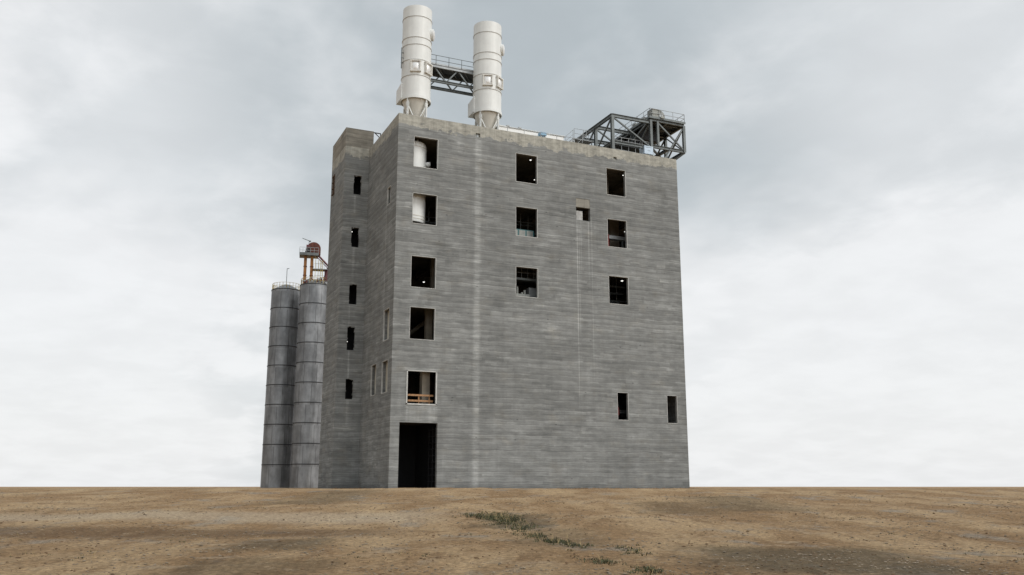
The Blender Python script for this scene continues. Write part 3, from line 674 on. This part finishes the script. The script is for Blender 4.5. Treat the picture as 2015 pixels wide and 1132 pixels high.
e = empty('roof_duct', (15.0, 3.4, 34.7)); tag(e, 'long low white roof enclosure behind the thin parapet railing', 'roof unit')
MB().box((-2.9, 0, 0), (4.9, 2.0, 3.22)).build('body', M_membrane, e, bevel=.03)
MB().box((-3.0, -.08, 3.22), (5.0, 2.1, 3.32)).build('lid', M_white, e)
for x in (-2.0, -.6): MB().box((x, -.12, 3.32), (x+.3, .1, 3.46)).build('vent_cap', M_galv, e)
e = empty('condenser_box', (17.0, 2.6, 34.7)); tag(e, 'small blue box on the roof at the end of the white enclosure', 'box')
MB().box((-.35, 0, 2.68), (.4, .6, 3.02)).build('casing', M_blue2, e); MB().box((-.2, .1, 0), (-.1, .2, 2.68)).box((.2, .1, 0), (.3, .2, 2.68)).build('stand', M_galv, e)
e = empty('pipe_offcut', (7.4, .2, 36.0)); tag(e, 'bits of grey rubble lying on the parapet between the filter towers', 'rubble')
mb = MB()
for k in range(7): x = -.5+k*.17; mb.box((x, -.05, 0), (x+random.uniform(.06, .14), .15, random.uniform(.03, .10)))
mb.build('piece', M_pent, e)

# ------------------------------------------------------------------ big steel frame on the right of the roof
SF = empty('steel_frame', (30.3, 2.0, 34.7)); tag(SF, 'dark grey steel fan platform frame overhanging the right end of the roof', 'steel frame')
O = (30.3, 2.0, 34.7)
def sb(name, p, q, w, h=None, kind='i', mat=None, upv=None):
    mb = MB()
    if kind == 'i': mb.ibeam(p, q, w, h or w, upv)
    elif kind == 'b': mb.bar(p, q, w, h or w, upv)
    return mb.build(name, mat or M_steel, SF, rel=O)
x0, x1, x2, x3 = 25.3, 30.35, 31.28, 34.85
YF = (2.0, 5.8, 9.7)
for yy in YF:                                     # left cage
    sb('post', (x0, yy, 34.7), (x0, yy, 40.85), .32, .34, upv=(0, 1, 0))
    sb('beam', (x0, yy, 40.88), (30.4, yy, 40.88), .26, .40)
    sb('beam', (x0, yy, 37.72), (30.4, yy, 37.72), .24, .32)
sb('beam', (x0, 2.0, 40.9), (x0, 13.0, 40.9), .26, .42); sb('beam', (x0, 2.0, 37.7), (x0, 13.0, 37.7), .24, .30)
sb('post', (x0, 13.0, 34.7), (x0, 13.0, 40.85), .3, .3, upv=(0, 1, 0))
for a, b in (((x0+.1, 2, 40.7), (x1, 2, 37.8)), ((x0, 5.8, 40.7), (x1, 5.8, 37.8)), ((x0, 5.8, 37.8), (x0, 2.1, 40.7)), ((x0, 9.7, 37.8), (x0, 6.0, 40.7)), ((x0, 9.7, 40.8), (30.3, 9.7, 37.8)), ((x0, 9.7, 37.8), (29, 5.9, 37.8)), ((27.6, 5.8, 37.8), (28.6, 9.7, 40.8))):
    sb('brace', a, b, .15, kind='b')
MB().box((x0+.3, 3.0, 37.9), (30.2, 9.5, 37.98)).build('lower_deck', M_deck, SF, rel=O)
mb = MB()                                         # low walkway in the cage
for z in (38.05, 38.45): mb.tube((x0, 2.1, z), (30.2, 2.1, z), .03, n=6)
for k in range(6): mb.tube((25.6+k*.9, 2.1, 36.9), (25.6+k*.9, 2.1, 38.45), .028, n=6)
mb.build('handrail', M_galv, SF, rel=O)
sb('beam', (x0, 2.0, 36.85), (29.5, 2.0, 36.75), .16, .16, mat=M_galv)
# right tower
for xx in (x1, x3):
    for yy in YF: sb('post', (xx, yy, 34.7 if xx < 32 else 37.9), (xx, yy, 41.15), .30, .32, upv=(0, 1, 0))
for yy in YF[:2]: sb('post', (x2, yy, 38.1), (x2, yy, 41.1), .26, .26, upv=(0, 1, 0))
for yy in (2.0, 5.8, 9.7):
    sb('beam', (x1, yy, 41.25), (x3+.1, yy, 41.25), .24, .36); sb('beam', (x1, yy, 38.0), (x3+.1, yy, 38.0), .26, .34)
for xx in (x1, x3, 32.6):
    sb('beam', (xx, 2.0, 41.22), (xx, 9.8, 41.22), .24, .34)
    sb('beam', (xx, 2.0, 37.95), (xx, 9.8, 37.95), .24, .34)
for i in range(5): sb('joist', (x1, 2.8+i*1.5, 41.28), (x3, 2.8+i*1.5, 41.28), .14, .2)
MB().box((x1-.15, 1.85, 41.44), (x3+.15, 9.95, 41.50)).build('deck', M_deck, SF, rel=O)
MB().box((x1-.18, 1.80, 41.36), (x3+.18, 1.84, 41.62)).box((x1-.22, 1.80, 41.36), (x1-.18, 10, 41.62)).build('toe_plate', M_steel, SF, rel=O)
for a, b, w in (((x2, 2.0, 41.0), (x3, 2.0, 38.1), .15), ((x3, 2.0, 41.0), (32.0, 2.0, 36.6), .15), ((x3, 2.0, 41.0), (x3, 5.8, 38.0), .15), ((x3, 5.8, 41.0), (x3, 9.7, 38.0), .15), ((x3, 2.0, 38.0), (x3, 5.8, 41.1), .12),
             ((x1-.2, 2.1, 41.0), (x1-.2, 9.7, 38.4), .18), ((x1, 5.8, 41), (x1, 9.7, 38.1), .16), ((x1, 5.8, 38), (x1, 2.1, 41), .14), ((x1, 9.7, 41), (x3, 9.7, 38), .14), ((x1, 9.7, 38), (x3, 9.7, 41), .14), ((x1, 5.8, 41), (x3, 5.8, 38), .14),
             ((x1, 2.0, 37.9), (x3, 5.8, 37.9), .12), ((x3, 2.0, 37.85), (L, 4.5, 35.6), .16)):
    sb('brace', a, b, w, kind='b')
mb = MB()                                         # dark hopper and duct hung under the deck
for i in range(2): mb.box((x1+.4, 4.0+i*2.6, 39.6), (x1+2.3, 6.0+i*2.6, 41.0))
mb.box((x1+.3, 8.6, 36.5), (x1+2.4, 9.4, 41.0)); mb.box((27.6, 9.3, 38.0), (x1, 9.6, 40.2)); mb.build('hung_duct', M_black, SF, rel=O)
mb = MB(); zt = 41.5
cor = [(x3+.1, 9.9), (x3+.1, 1.9), (x1-.1, 1.9), (x1-.1, 9.9)]
for (ax, ay), (bx_, by) in zip(cor[:-1], cor[1:]):
    n = max(2, round(math.hypot(bx_-ax, by-ay)/1.45))
    for z in (.55, 1.08): mb.tube((ax, ay, zt+z), (bx_, by, zt+z), .028, n=6)
    for i in range(n+1): x = ax+(bx_-ax)*i/n; y = ay+(by-ay)*i/n; mb.tube((x, y, zt-.1), (x, y, zt+1.08), .03, n=6)
mb.build('railing', M_galv, SF, rel=O)

def fan(label, loc, s=1.0):
    e = empty('exhaust_fan', loc); tag(e, label, 'fan', 'fans on the steel platform'); e.scale = (s, s, s)
    # scroll housing: square back, rounded front corner, axis along y
    prof = [(0, 0), (0, 1.02)] + [(.85 + .75*math.sin(R(a)), .27 + .75*math.cos(R(a))) for a in range(0, 91, 10)] + [(1.6, 0)]
    vv = [(x, y, z) for y in (0, .85) for x, z in prof]; n = len(prof)
    MB().add(vv, [tuple(range(n))[::-1], tuple(range(n, 2*n))] + [(i, (i+1) % n, n+(i+1) % n, n+i) for i in range(n)]).build('housing', M_fan, e)
    mb = MB()
    for y in (-.02, .42, .84): mb.box((-.02, y, 0), (.03, y+.04, 1.05)).box((.82, y, 0), (.87, y+.04, 1.05))
    mb.box((0, -.02, 1.0), (.9, .87, 1.05)); mb.build('stiffener', M_steel, e)
    MB().tube((1.1, -.06, .38), (1.1, .0, .38), .24, n=18).build('inlet_ring', M_galv, e)
    MB().box((.95, -.3, .0), (1.35, -.05, .22)).build('bearing', M_fan, e)
    return e
fan('largest rounded grey fan housing at the front corner of the steel platform', (30.60, 1.98, 41.5), 1.08)
fan('middle one of the three grey fan housings receding along the platform', (30.62, 3.7, 41.5), .72)
fan('farthest of the three grey fan housings, at the back of the platform', (30.62, 5.7, 41.5), .72)
e = empty('drive_motor', (32.7, 2.5, 41.5)); tag(e, 'small grey motor on the platform deck right of the front fan', 'motor')
MB().tube((0, 0, .22), (.8, 0, .22), .17, n=14).build('casing', M_steel, e); MB().box((0, -.18, 0), (.75, .18, .06)).build('base', M_galv, e)

e = empty('control_cabinet', (29.85, 1.75, 36.82)); tag(e, 'pale blue cabinet with dark lettering standing at the parapet below the steel frame', 'cabinet')
MB().box((-.58, 0, .05), (.58, 1.1, 1.02)).build('casing', M_blue, e, bevel=.015)
mb = MB()
for k in range(8): mb.box((-.42+k*.11, -.006, .82 + (k % 2)*.01), (-.42+k*.11+.075, -.002, .875))
for k in range(4): mb.box((-.12+k*.08, -.006, .50), (-.12+k*.08+.045, -.002, .53))
mb.box((-.16, -.006, .42), (.20, -.002, .44)); mb.build('lettering', M_black, e)
MB().box((-.5, .1, -.6), (-.42, .2, .05)).box((.42, .1, -.6), (.5, .2, .05)).box((-.5, .1, -2.12), (-.42, .2, -.6)).box((.42, .1, -2.12), (.5, .2, -.6)).build('stand', M_galv, e)

# ------------------------------------------------------------------ silos and bucket elevator
PX, PY = V((.981, -.196, 0)), V((.196, .981, 0))
def silo():
    e = empty('grain_silo'); r = 2.42
    MB().lathe((0,0,0), [(r, -.5), (r, 32.4), (r-.05, 32.5)], 64).build('shell', M_silo, e)
    for k in range(1, 11):
        z = 32.45 - 3.2*(k-1) if k > 1 else 32.45
        MB().lathe((0,0,0), [(r-.01, z-.12), (r+.06, z-.11), (r+.06, z-.0), (r-.01, z+.01)], 64).build('band', M_black, e)
    MB().lathe((0,0,0), [(r+.02, 32.45), (r*.55, 33.1), (.5, 33.5), (.01, 33.5)], 64).build('roof', M_silo, e)
    mb = MB()
    n = 26
    for k in range(n):
        a = 2*math.pi*k/n; b = 2*math.pi*(k+1)/n; rr = r-.1
        p = V((rr*math.cos(a), rr*math.sin(a), 32.5)); q = V((rr*math.cos(b), rr*math.sin(b), 32.5))
        mb.bar(p, p+V((0,0,1.0)), .05)
        for z in (.5, 1.0): mb.bar(p+V((0,0,z)), q+V((0,0,z)), .04)
    mb.build('roof_railing', M_yellow, e)
    return e
s1 = silo(); s1.location = (6.0, 66.2, 0); tag(s1, 'tall galvanised silo with dark bands standing right against the tower in view', 'silo', 'galvanised silos left of the building')
s2 = copy_tree(s1); s2.location = (2.35, 72.0, 0); s2.rotation_euler.z = 2.1; s2['label'] = 'galvanised silo farther left, partly behind the nearest silo and a little lower in view'
s3 = copy_tree(s1); s3.location = (10.1, 70.6, -.4); s3.rotation_euler.z = 4.4; s3['label'] = 'galvanised silo added behind to darken the gap between nearest silo and concrete tower'  # extra silo added to fill a gap that is only in shade

EL = empty('bucket_elevator', (6.0, 66.2, 32.5), -math.atan2(.196, .981))
tag(EL, 'rusty red bucket elevator head on two orange legs above the nearest silo', 'elevator')
k = .0868
def ex(px): return (px-619)*k
def ez(z): return z-32.5
for px in (598.5, 610.5): MB().box((ex(px)-.24, -.9, 0), (ex(px)+.24, -.35, ez(37.5))).build('leg_casing', M_orange, EL)
mb = MB()
for px in (598.5, 610.5):
    for z in (34, 35.5): mb.box((ex(px)-.29, -.95, ez(z)), (ex(px)+.29, -.3, ez(z)+.08))
mb.build('casing_flange', M_rust, EL)
MB().box((ex(587), -1.5, ez(37.3)), (ex(622), .8, ez(37.5))).box((ex(587), -1.52, ez(37.3)), (ex(622), -1.5, ez(37.75))).build('head_platform', M_steel, EL)
mb = MB()
for z in (38.1, 38.6): mb.bar((ex(587), -1.48, ez(z)), (ex(622), -1.48, ez(z)), .05); mb.bar((ex(587), -1.48, ez(z)), (ex(587), .8, ez(z)), .05); mb.bar((ex(622), -1.48, ez(z)), (ex(622), .8, ez(z)), .05)
for px in (587, 593, 600, 607, 614, 622): mb.bar((ex(px), -1.48, ez(37.4)), (ex(px), -1.48, ez(38.6)), .05)
mb.build('platform_railing', M_galv, EL)
n = 20; c = (ex(613), ez(38.55)); rr = 1.12
prof = [(c[0]+rr*math.cos(math.pi*i/n), c[1]+rr*math.sin(math.pi*i/n)) for i in range(n+1)] + [(c[0]-rr, ez(37.6)), (c[0]+rr, ez(37.6))]
m_ = len(prof); vv = [(x, y, z) for y in (-1.0, -.2) for x, z in prof]
MB().add(vv, [tuple(range(m_)), tuple(range(m_, 2*m_))[::-1]] + [(i, m_+i, m_+(i+1) % m_, (i+1) % m_) for i in range(m_)]).build('head_housing', M_rust, EL)
MB().box((ex(597), -1.3, ez(37.5)), (ex(606), -.7, ez(38.0))).tube((ex(598), -1.0, ez(38.3)), (ex(607), -1.0, ez(38.3)), .26, n=12).build('drive_motor', M_black, EL)
MB().box((ex(599), -1.1, ez(38.7)), (ex(606), -.5, ez(39.15))).build('guard', M_maroon, EL)
MB().bar((ex(603.5), -.9, ez(37.5)), (ex(603.5), -.9, ez(39.95)), .08).bar((ex(591), -.9, ez(40.25)), (ex(606), -.9, ez(39.8)), .09).box((ex(604), -1.0, ez(39.7)), (ex(607), -.8, ez(39.9))).build('jib_crane', M_steel, EL)
MB().tube((ex(620), -.6, ez(37.7)), (ex(646), -.6, ez(35.4)), .16, n=10).bar((ex(618), -.9, ez(37.3)), (ex(646), -.9, ez(34.9)), .12).build('spout', M_maroon, EL)
MB().box((ex(635), -.9, ez(33.4)), (ex(646), .6, ez(35.2))).bar((ex(632), -.8, ez(33)), (ex(640), -.8, ez(35.4)), .2).build('distributor', M_maroon, EL)
LT = empty('ladder_tower', (6.0, 66.2, 32.5), EL.rotation_euler.z); tag(LT, 'yellow ladder cage and stair framing beside the orange elevator legs', 'ladder')
mb = MB()
for px in (617.5, 623, 627, 631):
    for y in (-1.2, -.4): mb.bar((ex(px), y, 0), (ex(px), y, ez(36.6) if px > 620 else ez(37.3)), .07)
mb.build('upright', M_yellow, LT)
mb = MB()
for i in range(14): z = i*.3; mb.bar((ex(627), -1.2, z), (ex(631), -1.2, z), .045); mb.bar((ex(627), -1.2, z), (ex(627), -.4, z), .04)
mb.build('rung', M_yellow, LT)
mb = MB().box((ex(613), -1.3, ez(35.05)), (ex(640), .3, ez(35.15)))
for z in (34.0, 36.0): mb.bar((ex(616), -1.2, ez(z)), (ex(633), -1.2, ez(z)), .05)
for i in range(6): mb.bar((ex(614+5*i), -1.28, ez(35.1)), (ex(614+5*i), -1.28, ez(36.1)), .04)
mb.build('landing', M_galv, LT)
rr_ = random.Random(5)
RC = empty('roof_machinery', (6.0, 66.2, 32.5), EL.rotation_euler.z); tag(RC, 'clutter of dark red and grey conveyor parts on top of the nearest silo', 'machinery')
mb1, mb2 = MB(), MB()
for i in range(22):
    x = rr_.uniform(-2.1, 2.0); y = rr_.uniform(-1.9, -.6); w = rr_.uniform(.1, .35); z = rr_.uniform(0, .5); (mb1 if i % 2 else mb2).box((x, y, z), (x+w, y+w, z+rr_.uniform(.2, .8)))
for i in range(6): x = rr_.uniform(-2.2, 1); mb2.tube((x, -1.8, .3), (x+1.2, -1.6, rr_.uniform(.3, 1.3)), .06, n=6)
mb1.build('conveyor_part', M_maroon, RC); mb2.build('pipe_part', M_galv, RC)
e = empty('pole_lamp', (2.0, 70.4, 32.4)); tag(e, 'thin grey lamp pole rising from the roof of the left silo', 'lamp post')
MB().tube((0,0,0), (0,0,3.6), .05, n=6).build('pole', M_steel, e); MB().bar((0,0,3.55), (.35,-.05,3.6), .09).build('lamp_head', M_steel, e)

# ------------------------------------------------------------------ weeds and stones
def weeds():
    rr = random.Random(11); mb = MB()
    path = [((-10.9, -48.0), .30, .6, 90), ((-10.6, -49.3), .32, .7, 300), ((-11.0, -51.0), .32, .8, 230), ((-11.6, -53.7), .26, .7, 110), ((-12.7, -57.0), .20, .5, 60), ((-13.3, -59.4), .20, .4, 90), ((-13.5, -60.9), .16, .3, 30), ((-14.6, -64.1), .16, .3, 35), ((-14.5, -65.6), .18, .3, 50), ((-9.9, -47.6), .5, .5, 50), ((-12.9, -62.3), .2, .5, 40)]
    pts = []
    for (cx_, cy_), sa, sf, d in path:
        for _ in range(d):
            g = V((cx_, cy_, 0)) + RH*(.3 + rr.gauss(0, sa)) + FH*rr.gauss(0, sf); pts.append((g.x, g.y, rr.uniform(.5, 1.1)))
    for i in range(7):
        a, b = path[i][0], path[i+1][0]
        for _ in range(14): f = rr.random(); pts.append((a[0]+(b[0]-a[0])*f+rr.gauss(0, .3), a[1]+(b[1]-a[1])*f+rr.gauss(0, .4), .7))
    for _ in range(1500):     # stray tufts
        d = rr.uniform(18, 50); s_ = rr.uniform(-.6, .6)*d; p = EYE + FH*d + RH*s_
        if mnoise.noise(V((p.x*.25, p.y*.25, 40))) > .30: pts.append((p.x, p.y, .45))
    for x, y, s_ in pts:
        z = ground_z(x, y); nb = rr.randint(5, 8)
        for _ in range(nb):
            a = rr.uniform(0, 6.283); h = rr.uniform(.015, .075)*s_; ln = rr.uniform(.02, .12)*s_; w = rr.uniform(.006, .014)
            ox, oy = x+rr.gauss(0, .04), y+rr.gauss(0, .04); dx, dy = math.cos(a), math.sin(a)
            mb.add([(ox-dy*w, oy+dx*w, z-.01), (ox+dy*w, oy-dx*w, z-.01), (ox+dx*ln*.5+dy*w*.6, oy+dy*ln*.5-dx*w*.6, z+h*.7), (ox+dx*ln, oy+dy*ln, z+h), (ox+dx*ln*.5-dy*w*.6, oy+dy*ln*.5+dx*w*.6, z+h*.7)], [(0, 1, 2, 4), (4, 2, 3)])
    m = simple('weed_leaf', (.058, .060, .024), .7, var=.6, scale=1.6)
    dm = MB()
    for x, y, s_ in pts[::5]:
        x += rr.gauss(0, .12); y += rr.gauss(0, .12); z = ground_z(x, y); a = rr.uniform(0, 6.28); h = rr.uniform(.04, .16); w = .004
        dm.add([(x-w, y, z), (x+w, y, z), (x+math.cos(a)*h*.5+w, y+math.sin(a)*h*.5, z+h), (x+math.cos(a)*h*.5-w, y+math.sin(a)*h*.5, z+h)], [(0, 1, 2, 3)])
    d_ = dm.build('dry_stalks', simple('straw', (.34, .26, .13), .9, var=.3)); tag(d_, 'thin dry straw stalks standing among the green weeds', 'dry grass', kind='stuff')
    o = mb.build('weeds', m); tag(o, 'low dark green weeds straggling across the bare dirt', 'weeds', kind='stuff')
weeds()
def scatter(name, n_, sizes, mat, label, cat, seed, off, near=17.0, far=40.0, base_rows=0):
    rr = random.Random(seed); mb = MB()
    ico = [(0,0,1), (.89,0,.45), (.28,.85,.45), (-.72,.53,.45), (-.72,-.53,.45), (.28,-.85,.45), (0,0,-.6)]
    fc = [(0,1,2), (0,2,3), (0,3,4), (0,4,5), (0,5,1), (1,6,2), (2,6,3), (3,6,4), (4,6,5), (5,6,1)]
    n = 0
    def put(x_, y_, s):
        z = ground_z(x_, y_); a = rr.uniform(0, 6.28)
        sx, sy, sz = s*rr.uniform(.8, 1.6), s*rr.uniform(.7, 1.1), s*rr.uniform(.4, .85)
        mb.add([(x_ + (x*sx*math.cos(a) - y*sy*math.sin(a)), y_ + (x*sx*math.sin(a) + y*sy*math.cos(a)), z + q*sz) for x, y, q in ico], fc)
    while n < n_:
        d = near + far*rr.random()**1.5; s_ = rr.uniform(-.62, .62)*d; p = EYE + FH*d + RH*s_
        if mnoise.noise(V((p.x*.3, p.y*.3, off))) + mnoise.noise(V((p.x*.9, p.y*.9, off)))*.6 + rr.uniform(-.25, .25) < .05: continue
        n += 1; put(p.x, p.y, rr.choice(sizes)*rr.uniform(.7, 1.3)*(1 + d*.006))
    for _ in range(base_rows):      # debris along the foot of the walls
        u = rr.random()
        if u < .7: x_, y_ = rr.uniform(0, 33), -abs(rr.gauss(0, .5)) - .08
        elif u < .85: x_, y_ = -abs(rr.gauss(0, .5)) - .08, rr.uniform(0, 10.5)
        else: x_, y_ = rr.uniform(-2.7, 0), 10.7 - abs(rr.gauss(0, .4))
        put(x_, y_, rr.choice((.03, .05, .06, .09))*rr.uniform(.7, 1.4))
    o = mb.build(name, mat); tag(o, label, cat, kind='stuff')
scatter('gravel', 8000, (.009, .012, .015, .02, .032), M_stone, 'scattered pale stones on the bare ground', 'stones', 21, 12, base_rows=350)
scatter('dirt_clods', 3600, (.009, .012, .016, .02, .034), simple('dark_clod', (.165, .105, .060), .95, var=.5, scale=.9), 'small dark brown clods of earth scattered on the bare ground', 'clods', 33, 50, base_rows=900)
